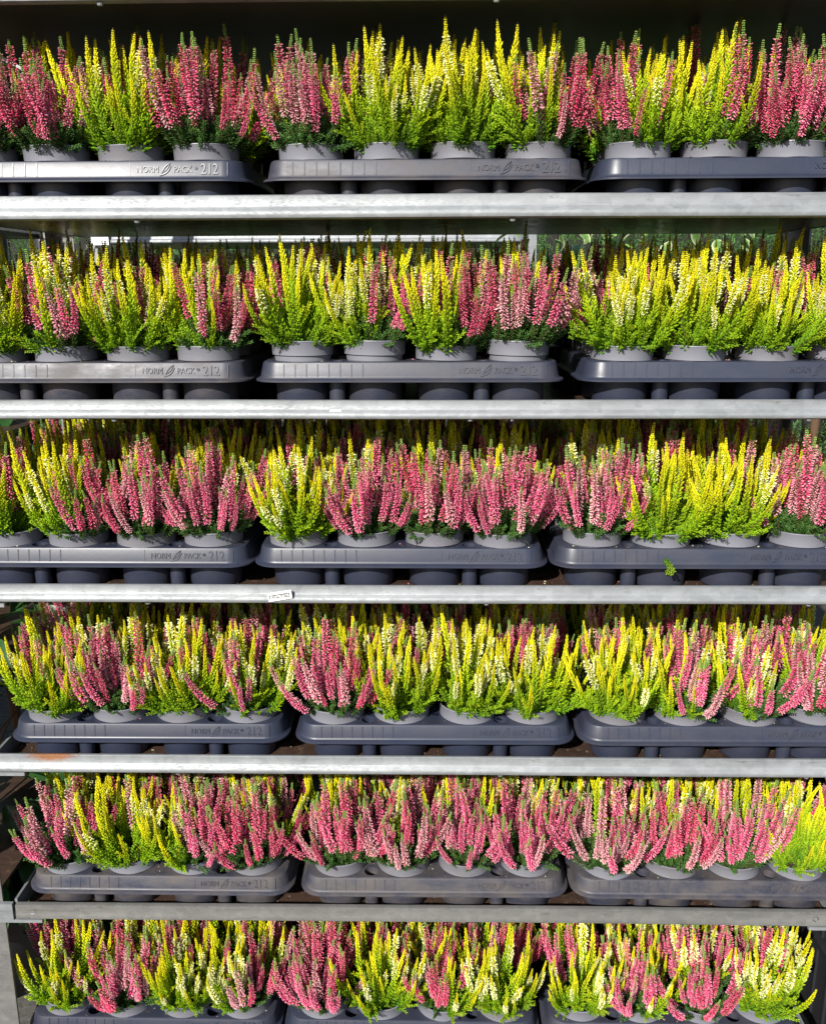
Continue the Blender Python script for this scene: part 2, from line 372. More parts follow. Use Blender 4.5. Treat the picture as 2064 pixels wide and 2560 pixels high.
def leaf_poly():
    mb = MB()
    def blade(p0, p1, bul, wid, ns=8):
        t_, b_ = [], []
        dx, dy = p1[0] - p0[0], p1[1] - p0[1]; L = math.hypot(dx, dy); nx, ny = -dy / L, dx / L
        for k in range(ns + 1):
            s_ = k / ns; cxx = p0[0] + dx * s_ + nx * bul * math.sin(math.pi * s_); cyy = p0[1] + dy * s_ + ny * bul * math.sin(math.pi * s_)
            w_ = wid * math.sin(math.pi * min(.97, max(.03, s_))) ** .8
            t_.append((cxx + nx * w_, cyy + ny * w_)); b_.append((cxx - nx * w_, cyy - ny * w_))
        v = [(x, y, .0013) for x, y in t_] + [(x, y, .0013) for x, y in b_] + [(x, y, 0) for x, y in t_] + [(x, y, 0) for x, y in b_]
        k1 = ns + 1; f = []
        for k in range(ns):
            f += [(k1 + k, k1 + k + 1, k + 1, k), (k, k + 1, 2 * k1 + k + 1, 2 * k1 + k), (3 * k1 + k, 3 * k1 + k + 1, k1 + k + 1, k1 + k)]
        mb.add(v, f)
    blade((.003, .0025), (.0145, .0165), .0022, .0009); blade((.0, .0), (.0155, .0125), -.0026, .0010); blade((.0055, .0045), (.014, .0150), -.0008, .0007)
    return mb.mesh('leaf_emblem', TRAY)
EMBLEM = leaf_poly()

TRAY_X = {1: (-.4435, .0010, .4372), 2: (-.4565, -.0199, .4291), 3: (-.4633, -.0332, .3995), 4: (-.4230, .0161, .4494), 5: (-.4235, .0160, .4494), 6: (-.4545, -.0202, .4143)}   # tray centres
TRAY_Y = {1: .008, 2: .007, 3: .006, 4: .0045, 5: .0045, 6: .0045}
ROWN = {1: 'top', 2: 'second', 3: 'third', 4: 'fourth', 5: 'fifth', 6: 'bottom'}
DIRT = {(1, 0): .12, (1, 1): .55, (1, 2): .1, (2, 0): .6, (2, 1): .3, (2, 2): .12, (3, 0): .15, (3, 1): .15, (3, 2): .2, (4, 0): .1, (4, 1): .1, (4, 2): .2, (5, 0): .75, (5, 1): .75, (5, 2): .8, (6, 0): .2, (6, 1): .2, (6, 2): .3}
tray_at = {}
trng = random.Random(5)
for i in range(1, 7):
    for k, xl in enumerate(TRAY_X[i]):
        for back in (0, 1):
            zz = ZL[i] + BZ[i] + .0006
            yy = TRAY_Y[i] + TD / 2 + back * (TD - .012)
            xx = xl + (trng.uniform(-.012, .012) if back else 0)
            if back and i == 5 and k == 0: xx -= .030
            rz = trng.uniform(-.006, .006)
            if back: rz = 0; yy = max(yy, TRAY_Y[i] + TD * 1.5 + .001); yy = min(yy, DEP - TD / 2 - .004 + .03)
            t = obj('plant_tray', None, loc=(xx, yy, zz), rot=(0, 0, rz))
            side = ('left', 'middle', 'right')[k]
            dd = DIRT[(i, k)]
            if back:
                tag(t, 'dark plastic tray behind the %s front tray, %s row' % (side, ROWN[i]), 'tray', 'plant trays in the back line')
            else:
                look = 'dusty brown-stained' if dd > .5 else 'clean' if dd < .14 else 'slightly scuffed'
                tag(t, '%s dark grey embossed tray, %s front tray of the %s row' % (look, side, ROWN[i]), 'tray', 'front plant trays')
                tray_at[(i, k)] = t
            def part(nm, me, loc=(0, 0, 0), rot=(0, 0, 0)):
                p = obj(nm, me, t, loc, rot); p.color = (dd, 0, 0, 1); return p
            part('shell', SHELL)
            for (hx, hy, hr, sg) in HOLES[:12]:
                if back and hy > 0: continue
                part('pot_well', WELL, (hx, hy, 0))
            if not back:
                for (hx, hy, hr, sg) in HOLES[12:16]: part('narrow_well', NWELL, (hx, hy, 0))
                for (hx, hy, hr, sg) in HOLES[16:]: part('drain_well', DWELL, (hx, hy, 0))
                base_y, base_z = -TD / 2 + .0064, .0442
                R0 = (math.pi / 2 - SL, 0, 0)
                for q in range(8): part('rib', RIB, (-TW / 2 + .043 + q * .0155, base_y, base_z), R0)
                for q in (.2744, .4024): part('panel_seam', SEAM, (-TW / 2 + q, base_y, base_z), R0)
                for tx, x_, up_ in (('NORM', .2842, .0042), ('PACK', .3325, .0042), ('®', .3588, .0078), ('212', .3678, .0018)):
                    part('lettering', TXT[tx], (-TW / 2 + x_, base_y + up_ * math.sin(SL), base_z + up_ * math.cos(SL)), R0)
                part('leaf_emblem', EMBLEM, (-TW / 2 + .3131, base_y, base_z), R0)

# ------------------------------------------------------------------ heather: spikes, foliage
def lerp(a, b_, t): return tuple(x + (y - x) * t for x, y in zip(a, b_))
def axis_curve(L, a0, a1, ns, r, wob=.12, pw=.65):
    P = []; T = []; p = Vector((0, 0, 0)); ph = r.uniform(0, 6.28)
    for k in range(ns + 1):
        s_ = k / ns; ang = a0 + (a1 - a0) * s_ ** pw; w_ = wob * math.sin(s_ * 4 + ph)
        t = Vector((math.sin(ang), math.sin(w_) * .6, math.cos(ang))).normalized()
        P.append(p.copy()); T.append(t); p = p + t * (L / ns)
    return P, T
def frame_at(P, T, s_):
    n_ = len(P) - 1; k = min(n_ - 1, int(s_ * n_)); u = s_ * n_ - k
    p = P[k].lerp(P[k + 1], u); t = T[k].lerp(T[k + 1], u).normalized()
    nx = t.cross(Vector((0, 1, 0))).normalized(); ny = t.cross(nx); return p, t, nx, ny
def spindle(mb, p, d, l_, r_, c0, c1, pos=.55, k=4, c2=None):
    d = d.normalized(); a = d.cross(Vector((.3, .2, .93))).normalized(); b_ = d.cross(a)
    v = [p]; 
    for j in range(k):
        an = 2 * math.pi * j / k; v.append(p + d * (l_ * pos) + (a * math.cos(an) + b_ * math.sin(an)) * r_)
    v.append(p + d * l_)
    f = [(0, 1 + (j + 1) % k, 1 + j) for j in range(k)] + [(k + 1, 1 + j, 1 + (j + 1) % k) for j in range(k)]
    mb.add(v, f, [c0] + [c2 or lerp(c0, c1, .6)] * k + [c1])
def tube(mb, P, r0, r1, c, k=4):
    v = []; f = []; n_ = len(P)
    for i_, p in enumerate(P):
        rr = r0 + (r1 - r0) * i_ / (n_ - 1)
        v += [p + Vector((math.cos(2 * math.pi * j / k) * rr, math.sin(2 * math.pi * j / k) * rr, 0)) for j in range(k)]
    for i_ in range(n_ - 1):
        for j in range(k):
            q = (j + 1) % k; f.append((i_ * k + j, i_ * k + q, (i_ + 1) * k + q, (i_ + 1) * k + j))
    mb.add(v, f, c)
def jit(c, r, a=.15):
    m_ = 1 + r.uniform(-a, a); return tuple(max(0, x * m_) for x in c)

GOLD_LO, GOLD_MID, GOLD_TIP = (.10, .29, .014), (.36, .56, .012), (.84, .77, .010)
DK_LO, DK_HI = (.035, .095, .02), (.105, .225, .045)
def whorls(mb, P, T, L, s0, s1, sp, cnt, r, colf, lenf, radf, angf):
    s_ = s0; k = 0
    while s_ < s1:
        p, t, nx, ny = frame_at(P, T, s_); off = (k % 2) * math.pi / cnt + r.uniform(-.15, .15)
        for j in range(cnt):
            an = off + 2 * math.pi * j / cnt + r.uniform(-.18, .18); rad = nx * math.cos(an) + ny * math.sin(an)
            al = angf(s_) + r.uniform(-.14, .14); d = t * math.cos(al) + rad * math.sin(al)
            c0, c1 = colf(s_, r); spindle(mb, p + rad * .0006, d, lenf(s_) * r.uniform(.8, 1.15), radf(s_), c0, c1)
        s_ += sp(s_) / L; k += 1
def golden_spike(seed, L, a0, a1, flowers=None, bright=1.0):
    r = random.Random(seed); mb = MB(); P, T = axis_curve(L, a0, a1, 14, r, r.uniform(.1, .34), r.uniform(.5, .95))
    tube(mb, P, .0011, .0005, (.16, .12, .04))
    sh = r.uniform(-.08, .08)
    def colf(s_, r):
        q = min(1, max(0, s_ + sh))
        c = lerp(GOLD_LO, GOLD_MID, q / .48) if q < .48 else lerp(GOLD_MID, GOLD_TIP, min(1, (q - .48) / .36))
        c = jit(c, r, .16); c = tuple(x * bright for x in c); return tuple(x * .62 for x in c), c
    lenf = lambda s_: (.0100 * (1 - s_) ** .6 + .0032) * min(1, .35 + (1 - s_) / .22 * .65)
    whorls(mb, P, T, L, .03, .985, lambda s_: .0050 - .0024 * s_, 4, r, colf, lenf, lambda s_: (.00190 - .0006 * s_) * min(1, .55 + (1 - s_) / .2 * .45), lambda s_: .78 - .40 * s_)
    # longer side branchlets low down
    for k in range(5):
        s_ = r.uniform(.08, .4); p, t, nx, ny = frame_at(P, T, s_); an = r.uniform(0, 6.28)
        d0 = (t * .75 + (nx * math.cos(an) + ny * math.sin(an)) * .65).normalized(); l2 = r.uniform(.016, .03)
        q = 0
        while q < l2:
            pp = p + d0 * q + t * (q * q * 8)
            for j in range(3):
                a2 = j * 2.1 + q * 900; rad = nx * math.cos(a2) + ny * math.sin(a2)
                c0, c1 = colf(s_ + .12 + q * 6, r); spindle(mb, pp, d0 * .8 + rad * .55, .006, .0010, c0, c1)
            q += .0032
    if flowers:
        f0, f1, dens = flowers; s_ = f0
        while s_ < f1:
            p, t, nx, ny = frame_at(P, T, s_)
            for j in range(9):
                if r.random() > dens: continue
                an = r.uniform(0, 6.28); rad = nx * math.cos(an) + ny * math.sin(an)
                al = r.uniform(1.15, 1.75); d = t * math.cos(al) + rad * math.sin(al)
                c = jit((.84, .82, .50), r, .10); ee = math.sin(math.pi * (s_ - f0) / (f1 - f0)) ** .5
                spindle(mb, p + rad * .0015, d, (.0054 * (.65 + .45 * ee)) * r.uniform(.8, 1.15), .00098, lerp(c, (.62, .66, .16), .5), c, .68)
            s_ += .0034 / L
    return mb
PINKS = {'P': ((.52, .010, .098), (.85, .062, .228), (.97, .63, .73)), 'Q': ((.40, .004, .056), (.76, .022, .130), (.95, .46, .57)),
         'D': ((.48, .09, .14), (.74, .27, .33), (.95, .80, .77))}
def pink_spike(seed, L, a0, a1, kind='P', f0=.34):
    r = random.Random(seed); mb = MB(); P, T = axis_curve(L, a0, a1, 14, r, r.uniform(.1, .34), r.uniform(.5, .95))
    tube(mb, P, .0011, .0005, (.14, .075, .04))
    deep, mid, pale = PINKS[kind]; f1 = r.uniform(.86, .94)
    def colf(s_, r):
        c = lerp(DK_LO, DK_HI, min(1, s_ / .4)) if s_ < .5 else (.25, .40, .085)
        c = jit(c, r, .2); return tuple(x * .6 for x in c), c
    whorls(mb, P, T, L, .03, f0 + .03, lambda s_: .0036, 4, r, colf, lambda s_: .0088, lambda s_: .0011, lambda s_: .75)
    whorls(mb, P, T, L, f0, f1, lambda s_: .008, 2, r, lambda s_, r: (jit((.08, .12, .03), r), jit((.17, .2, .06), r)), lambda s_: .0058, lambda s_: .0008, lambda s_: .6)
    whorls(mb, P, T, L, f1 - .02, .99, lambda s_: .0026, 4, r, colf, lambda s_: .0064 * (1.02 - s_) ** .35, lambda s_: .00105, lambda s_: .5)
    s_ = f0; k = 0
    wid = r.uniform(.92, 1.12)
    while s_ < f1:
        p, t, nx, ny = frame_at(P, T, s_); u = (s_ - f0) / (f1 - f0)
        for j in range(6):
            if r.random() < .10 + .22 * u * u: continue
            an = k * .55 + j * 1.047 + r.uniform(-.25, .25); rad = nx * math.cos(an) + ny * math.sin(an)
            al = 1.75 - .5 * u + r.uniform(-.25, .25); d = t * math.cos(al) + rad * math.sin(al)
            fade_glint = r.random() ** 1.7 * (1.0 if kind != 'D' else 1.2) * (1.0 if u > .15 else 1.35)  # pale tips: older florets, plus highlights put into the colour
            cm = jit(lerp(mid, deep, r.random() * .85), r, .14)
            if u > .82: cm = lerp(cm, (.40, .22, .10), .35)
            elif r.random() < .05: cm = (.30, .16, .09); fade_glint = r.random() * .4
            ct = lerp(cm, pale, min(1, .18 + fade_glint * .95))
            l_ = .0072 * wid * (1.0 - .42 * u ** 1.6) * r.uniform(.82, 1.12)
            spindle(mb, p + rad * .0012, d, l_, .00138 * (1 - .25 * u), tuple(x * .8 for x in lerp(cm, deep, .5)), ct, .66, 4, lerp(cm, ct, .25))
        s_ += .0027 / L; k += 1
    return mb
def twig(mb, r, o, d, l_, c_lo, c_hi, bend):
    q = 0; p = o.copy(); d = d.normalized(); k = 0; step = .0030
    while q < l_:
        u = q / l_; d = (d + Vector((0, 0, bend * step * 14))).normalized(); p = p + d * step
        a = d.cross(Vector((.2, .1, .97))).normalized(); b_ = d.cross(a)
        for j in range(3):
            an = k * 1.0 + j * 2.094 + r.uniform(-.2, .2); rad = a * math.cos(an) + b_ * math.sin(an)
            c = jit(lerp(c_lo, c_hi, u * .8 + r.uniform(0, .2)), r, .2)
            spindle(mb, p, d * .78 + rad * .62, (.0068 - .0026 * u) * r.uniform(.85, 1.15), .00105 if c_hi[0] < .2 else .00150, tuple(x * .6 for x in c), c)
        q += step; k += 1
def foliage(seed, c_lo, c_hi, nt, lmin, lmax):
    r = random.Random(seed); mb = MB()
    for k in range(nt):
        az = r.gauss(0, .95); el = r.uniform(.2, 1.35)
        d = Vector((math.cos(az) * math.cos(el), math.sin(az) * math.cos(el), math.sin(el)))
        o = Vector((r.uniform(-.012, .014), r.uniform(-.02, .02), r.uniform(-.004, .006)))
        twig(mb, r, o, d, r.uniform(lmin, lmax), c_lo, c_hi, r.uniform(-.2, .9))
    return mb
LIB = {}; RAW = {}
CURVES = [(.04, .0), (.18, .03), (.42, .06), (.74, .08), (1.06, .14), (.28, -.08)]
def reg(key, mb, name):
    LIB.setdefault(key, []).append(mb.mesh(name, HEATHER, False, True)); RAW.setdefault(key, []).append(mb)
for q, (a0, a1) in enumerate(CURVES):
    for rep in range(3):
        sd = q * 10 + rep
        L = .150
        reg(('Y', q), golden_spike(sd, L, a0, a1), 'golden_spike')
        reg(('W', q), golden_spike(sd + 100, L, a0, a1, (.54, .90 - .06 * rep, .86), .95), 'white_flower_spike')
        for kd in 'PQD':
            reg((kd, q), pink_spike(sd + 200 + ord(kd), L, a0, a1, kd, .29 + .06 * rep), 'pink_flower_spike')
for rep in range(4):
    reg('FD', foliage(900 + rep, DK_LO, DK_HI, 66, .024, .050), 'dark_green_foliage')
    reg('FG', foliage(950 + rep, (.05, .15, .012), (.26, .42, .012), 17, .024, .046), 'yellow_green_foliage')

a = MB(); a.lathe([(.0300, .0006), (.0325, .0022), (.0400, .0560), (.0428, .0562), (.0436, .0740), (.0447, .0752), (.0445, .0762), (.0432, .0764), (.0426, .0745), (.0405, .0600), (.0395, .0480)], 44, close_bottom=True); POTM = a.mesh('pot', POT, True)
POTM.set_sharp_from_angle(angle=math.radians(40))
def soil_mesh(seed):
    r = random.Random(seed); mb = MB(); v = [(0, 0, .0705)]; f = []
    for ring in range(1, 6):
        for j in range(20):
            a_ = 2 * math.pi * j / 20; rr = .0415 * ring / 5; v.append((rr * math.cos(a_), rr * math.sin(a_), .0685 - .0025 * (ring / 5) ** 2 + r.uniform(-.0016, .0016)))
    for j in range(20): f.append((0, 1 + j, 1 + (j + 1) % 20))
    for ring in range(4):
        for j in range(20):
            q = (j + 1) % 20; f.append((1 + ring * 20 + j, 1 + (ring + 1) * 20 + j, 1 + (ring + 1) * 20 + q, 1 + ring * 20 + q))
    for k in range(40):      # crumbs
        a_ = r.uniform(0, 6.28); rr = .039 * math.sqrt(r.random()); s_ = r.uniform(.0008, .0022); x, y, z = rr * math.cos(a_), rr * math.sin(a_), .0685
        b0 = len(v); v += [(x - s_, y, z), (x + s_, y, z), (x, y - s_, z), (x, y + s_, z), (x, y, z + s_ * 1.2)]
        f += [(b0, b0 + 2, b0 + 4), (b0 + 2, b0 + 1, b0 + 4), (b0 + 1, b0 + 3, b0 + 4), (b0 + 3, b0, b0 + 4)]
    mb.add(v, f); return mb.mesh('soil', SOIL)
SOILS = [soil_mesh(k) for k in range(3)]

SECT = {0: math.radians(-128), 1: math.radians(-48), 2: math.radians(92)}
PLN = {'Y': 'golden_heather', 'W': 'white_heather', 'P': 'pink_heather', 'D': 'pale_pink_heather'}
def layout(code, r, nsp, hs=.94):
    """list of (plant kind, centre, foliage transform, [(key, variant, loc, rot, scale)])"""
    out = []
    turn = r.uniform(-.25, .25)
    for sct, kd in enumerate(code):
        ph = SECT[sct] + turn; c = Vector((math.cos(ph), math.sin(ph), 0)) * r.uniform(.018, .023)
        spk = []
        base_deep = 'Q' if r.random() < .45 else 'P'
        for k in range(nsp):
            a_ = r.uniform(0, 6.28); rr = .026 * math.sqrt(r.random()); p = c + Vector((math.cos(a_) * rr, math.sin(a_) * rr, .066))
            dd_ = math.hypot(p.x, p.y)
            if dd_ > .033: p.x *= .033 / dd_; p.y *= .033 / dd_
            dist = min(dd_, .04); q = dist / .040 + r.uniform(-.22, .22)
            ci = 0 if q < .18 else 1 if q < .40 else 2 if q < .62 else 3 if q < .88 else 4
            if r.random() < .12: ci = 5
            az = math.atan2(p.y, p.x) + r.gauss(0, .35)
            hgt = r.uniform(.66, 1.08) * (1.06 - .13 * max(0, min(1, q))) * hs
            if r.random() < .12: hgt *= 1.14
            key = kd
            if kd == 'Y' and r.random() < .16: key = 'W'
            elif kd == 'W' and r.random() < .34: key = 'Y'
            elif kd == 'P': key = base_deep if r.random() < .66 else ('P' if r.random() < .55 else 'D')
            elif kd == 'D' and r.random() < .3: key = 'P'
            spk.append(((key, ci), r.randrange(3), p, (r.gauss(0, .085), r.gauss(0, .085), az), hgt))
        fo = ('FD' if kd in 'PD' else 'FG', r.randrange(4), c * .75 + Vector((0, 0, .068)), (0, 0, ph + r.uniform(-.3, .3)), r.uniform(.80, 1.06))
        out.append((kd, c, fo, spk))
    return out
KW = {'Y': 'golden', 'W': 'white-flowered', 'P': 'pink', 'D': 'pale pink'}
def look(code):
    a_, b_, c_ = code; fr = KW[a_] if a_ == b_ else '%s left, %s right' % (KW[a_], KW[b_])
    return '%s heather, %s behind' % (fr, KW[c_])
ORD = ['first', 'second', 'third', 'fourth', 'fifth', 'sixth', 'seventh', 'eighth', 'ninth', 'tenth', 'eleventh', 'twelfth']
FRONT = {1: 'PPY PPY YYP PPY DPY YWW WYP YPW PYP YPW PPY PPY', 2: 'WYP WPY YWP YPW YWP WPY YPW PDY WYP YWW YWP WYP',
         3: 'PYP WPY PPY PPY WYP PPW PPY PPW PPW YYP YWP PPY', 4: 'YYP PPW WYP PWY PPY YWP WYP YYP YYW YPW WPP PPW',
         5: 'PPW YYP YPP PPW PPY DPW PPY PPW DPW PPW PDY YYW', 6: 'YYP PDW YWP WPY PPP YWP PYP WYP YWP PYW PPW WWP'}
SKIP = {(1, 11)}
def heather_pot(loc, rz, label, group, code, r, nsp, detailed, hs=.94):
    pot = obj('heather_pot', None, loc=loc, rot=(r.uniform(-.02, .02), r.uniform(-.02, .02), 0))
    tag(pot, label, 'potted plant', group)
    obj('pot', POTM, pot, rot=(0, 0, r.uniform(0, 6))).color = (r.random() ** 2 * .55, 0, 0, 1)
    if detailed:
        obj('soil', SOILS[r.randrange(3)], pot, rot=(0, 0, r.uniform(0, 6)))
        for kd, c, fo, spk in layout(code, r, nsp, hs):
            pl = obj(PLN[kd], LIB[fo[0]][fo[1]], pot, fo[2], fo[3], fo[4])
            inv = (Matrix.LocRotScale(Vector(fo[2]), Matrix.Rotation(fo[3][2], 3, 'Z').to_quaternion(), Vector((fo[4],) * 3))).inverted()
            for key, vi, p, ro, sc in spk:
                o = bpy.data.objects.new('flower_spike' if key[0] != 'Y' else 'leafy_spike', LIB[key][vi]); C.objects.link(o); o.parent = pl
                from mathutils import Euler
                o.matrix_local = inv @ Matrix.LocRotScale(p, Euler(ro).to_quaternion(), Vector((sc,) * 3))
    return pot

# whole-plant meshes for the shaded lines behind
def joined(code, seed, nsp):
    r = random.Random(seed); V = []; F = []; Cc = []; k = 0
    for kd, c, fo, spk in layout(code, r, nsp):
        for key, vi, p, ro, sc in spk + [(fo[0], fo[1], fo[2], fo[3], fo[4])]:
            mb = RAW[key][vi]
            from mathutils import Euler
            R_ = np.array(Euler(ro).to_matrix()) * sc
            v = np.array([tuple(x) for x in mb.v]) @ R_.T + np.array(p)
            V.append(v); Cc.append(np.array(mb.c)); F += [tuple(i + k for i in f) for f in mb.f]; k += len(v)
    mb = MB(); V = np.concatenate(V); mb.v = V.tolist(); mb.c = np.concatenate(Cc); mb.f = F
    return mb.mesh('heather_bunch', HEATHER, False, True)
BUNCH = [joined(cd, 70 + k, 11) for k, cd in enumerate(('YWP', 'PPW', 'WYP', 'PYW', 'YPP'))]

prng = random.Random(21)
for i in range(1, 7):
    codes = FRONT[i].split()
    for k in range(3):
        t = tray_at[(i, k)]; tx, ty, tz = t.location; rz = t.rotation_euler.z
        for j in range(6):
            if j > 3 and i not in (2, 3): continue
            for q in range(4):
                num = k * 4 + q
                if (i, num) in SKIP: continue
                hx, hy = (-1.5 + q) * PX, (-1 + j) * PY + (.021 if j > 2 else 0)
                x = tx + hx * math.cos(rz) - hy * math.sin(rz); y = ty + hx * math.sin(rz) + hy * math.cos(rz); z = tz + .0075 + prng.uniform(0, .0015)
                if j == 0:
                    lift = .007 if (i, num) in ((2, 4), (2, 5), (2, 7)) else 0
                    heather_pot((x, y, z + lift), 0, '%s, %s front pot from left, %s row' % (look(codes[num]), ORD[num], ROWN[i]), 'front heather pots', codes[num], prng, 18, True)
                elif j == 1:
                    cd = prng.choice(('YWP', 'PWY', 'WPY', 'PYW', 'YPW', 'PPW', 'WYP'))
                    heather_pot((x, y, z), 0, 'half hidden heather pot right behind the %s front pot, %s row' % (ORD[num], ROWN[i]), 'second line of heather pots', cd, prng, 13, True, 1.0)
                else:
                    p = heather_pot((x, y, z), 0, 'shaded heather pot deep inside the %s row, behind the second line' % ROWN[i], 'shaded heather pots, %s row' % ROWN[i], None, prng, 0, False)
                    obj('heather_bunch', BUNCH[prng.randrange(5)], p, rot=(0, 0, prng.uniform(0, 6.28)), scale=(1, 1, prng.uniform(.98, 1.14)))

# ------------------------------------------------------------------ small loose things on the trays
def sprig(loc, rot, label, gold, sc=1.0, seed=3):
    r = random.Random(seed); mb = MB()
    lo, hi = ((.05, .15, .012), (.26, .38, .012)) if gold else ((.10, .20, .05), (.20, .34, .10))
    for k in range(5): twig(mb, r, Vector((0, 0, 0)), Vector((r.uniform(.2, 1), r.uniform(-.8, .8), r.uniform(-.2, .2))), r.uniform(.012, .028), lo, hi, 0)
    tag(obj('heather_sprig', mb.mesh('heather_sprig', HEATHER, False, True), loc=loc, rot=rot, scale=sc), label, 'sprig', 'loose heather sprigs')
sprig((.345, .0085, ZL[3] + .040), (0, math.radians(75), 0), 'broken green sprig hanging over the right tray skirt, third row', True, 1.0, 5)
sprig((-.640, .006, ZL[2] + .050), (.3, math.radians(10), .3), 'thin green sprig lying on the left tray, second row', False, 1.0, 8)
for (x, y, z, rz, lb) in ((-.525, .046, ZL[5] + .041, .25, 'small white plant label beside the first front pot, fifth row'), (.545, .044, ZL[6] + .046, -.2, 'small white plant label beside the last front pot, bottom row'), (.085, .04, ZL[4] + .046, .7, 'thin white plant label beside the eighth front pot, fourth row')):
    a = MB(); a.add([(0, 0, 0), (.016, 0, 0), (.017, 0, .014), (.013, 0, .018), (.001, 0, .017), (0, .0008, 0), (.016, .0008, 0), (.017, .0008, .014), (.013, .0008, .018), (.001, .0008, .017)],
        [(0, 1, 2, 3, 4), (9, 8, 7, 6, 5)] + [(k, 5 + k, 5 + (k + 1) % 5, (k + 1) % 5) for k in range(5)])
    tag(obj('plant_label', a.mesh('plant_label', WHITEP), loc=(x, y, z), rot=(-.35, 0, rz)), lb, 'label', 'white plant labels')

# ------------------------------------------------------------------ what stands around the trolley
def far_trolley(name_label, loc, zs, W_, posts=True):
    t = obj('plant_trolley', None, loc=loc); tag(t, name_label, 'trolley')
    for x in (-W_ / 2 - .03, W_ / 2 + .004):
        for y in (0, .53):
            mb = MB(); mb.box((0, 0, .02), (.026, .004, 2.0)); mb.box((0, .004, .02), (.004, .03, 2.0)); obj('post', mb.mesh('post', GALV), t, (x, y, 0))
    for z in zs:
        rail = extrude_x(ROLLED, -W_ / 2, W_ / 2, 20, .0004, int(z * 100)); ro = obj('shelf_rail', rail.mesh('shelf_rail', GALV, True), t, (0, 0, z))
        bd = MB(); bd.box((-W_ / 2, .004, -.026), (W_ / 2, .55, -.019)); obj('shelf_board', bd.mesh('shelf_board', BOARD), t, (0, 0, z))
        br = MB(); br.box((-W_ / 2, .552, -.027), (W_ / 2, .557, .0)); obj('back_rail', br.mesh('back_rail', GALV), t, (0, 0, z))
    return t
far_trolley('empty galvanised trolley standing behind the heather, its bright rail seen above the second row', (-.36, 1.72, 0), (1.592, .95, .35), 1.34)
far_trolley('galvanised trolley next to the heather on its left, almost out of frame', (-1.62, .10, 0), (1.86, 1.56, 1.2, .8, .4), 1.70)
sg = obj('price_sign', None, loc=(-1.05, 1.705, 1.56)); tag(sg, 'white blank sign card at the left end of the trolley behind', 'sign')
a = MB(); a.box((0, 0, 0), (.055, .003, .034)); obj('card', a.mesh('card', WHITEP), sg)
a = MB(); a.box((.02, .003, -.01), (.03, .012, .02)); obj('clip', a.mesh('clip', BLACKP), sg)
for px, lb in ((-1.13, 'broad black upright post behind the left end, the outer of two'), (-.995, 'broad black upright post behind the left end, the inner of two')):
    p = obj('black_post', None, loc=(px, 1.22, 0)); tag(p, lb, 'post', 'black posts behind the trolley')
    a = MB(); a.lathe([(.034, 0), (.034, .02), (.031, .024), (.031, 2.3), (.027, 2.31), (.0001, 2.312)], 20, close_bottom=True); obj('shaft', a.mesh('shaft', BLACKP, True), p)
    a = MB(); a.lathe([(.09, 0), (.09, .008), (.034, .016)], 24, close_bottom=True); obj('foot_plate', a.mesh('foot_plate', BLACKP), p)

def leaf_mesh(name, L, W_, cin, cedge, fold=.25, curl=.2, seed=0):
    r = random.Random(seed); mb = MB(); v = []; f = []; c = []; ns = 6
    for k in range(ns + 1):
        s_ = k / ns; w_ = W_ * math.sin(math.pi * min(1, s_ * .94 + .03)) ** .75; z = -curl * L * s_ * s_
        for q, u in enumerate((-1, -.62, 0, .62, 1)):
            v.append((L * s_, w_ * u, z + abs(u) * w_ * fold)); e = cedge if abs(u) == 1 else lerp(cin, cedge, .25 if abs(u) > .5 and k % 2 else 0)
            c.append(jit(e, r, .1))
    for k in range(ns):
        for q in range(4): f.append((k * 5 + q, (k + 1) * 5 + q, (k + 1) * 5 + q + 1, k * 5 + q + 1))
    mb.add(v, f, c); return mb.mesh(name, LEAF, True, True)
def leafy_shrub(name, label, loc, zc, rad, hz, nleaf, meshes, seed, trunk_h, cat='shrub'):
    r = random.Random(seed); t = obj(name, None, loc=loc); tag(t, label, cat)
    a = MB(); tube(a, [Vector((.02 * math.sin(k), .015 * math.cos(k * 1.3), trunk_h * k / 8)) for k in range(9)], .014, .006, (1, 1, 1), 7)
    for k in range(16):
        z = trunk_h * r.uniform(.35, 1); an = r.uniform(0, 6.28); e = Vector((math.cos(an) * rad * .8, math.sin(an) * rad * .8, z + r.uniform(.05, .2)))
        tube(a, [Vector((0, 0, z)).lerp(e, q / 3) for q in range(4)], .004, .0015, (1, 1, 1), 5)
    obj('stems', a.mesh('stems', BARK), t)
    a = MB(); a.lathe([(.10, 0), (.13, .2), (.14, .22), (.13, .225), (.122, .2)], 24, close_bottom=True); obj('pot', a.mesh('pot', BLACKP, True), t)
    for k in range(nleaf):
        an = r.uniform(0, 6.28); ph = math.acos(r.uniform(-1, 1)); q = r.uniform(.45, 1) ** .6
        p = (rad * q * math.sin(ph) * math.cos(an), rad * q * math.sin(ph) * math.sin(an), zc + hz * q * math.cos(ph))
        obj('leaf', meshes[k % len(meshes)], t, p, (r.uniform(-.6, .6), r.uniform(-.5, .9), an + r.uniform(-.7, .7)), r.uniform(.7, 1.15))
VAR = [leaf_mesh('leaf', .062, .015, (.10, .22, .05), (.62, .62, .36), .3, .3, k) for k in range(3)] + [leaf_mesh('leaf', .07, .017, (.13, .30, .05), (.22, .40, .10), .3, .2, 9)]
LAU = [leaf_mesh('leaf', .10, .024, (.025, .075, .02), (.03, .09, .025), .25, .25, k + 20) for k in range(3)]
leafy_shrub('variegated_shrub', 'cream-edged leafy shrub showing behind the second row, right of centre', (.34, 1.15, 0), 1.45, .20, .30, 150, VAR, 3, 1.3)
leafy_shrub('variegated_shrub', 'second cream-edged leafy shrub behind the second row, further right', (.72, 1.25, 0), 1.45, .20, .30, 150, VAR, 4, 1.3)
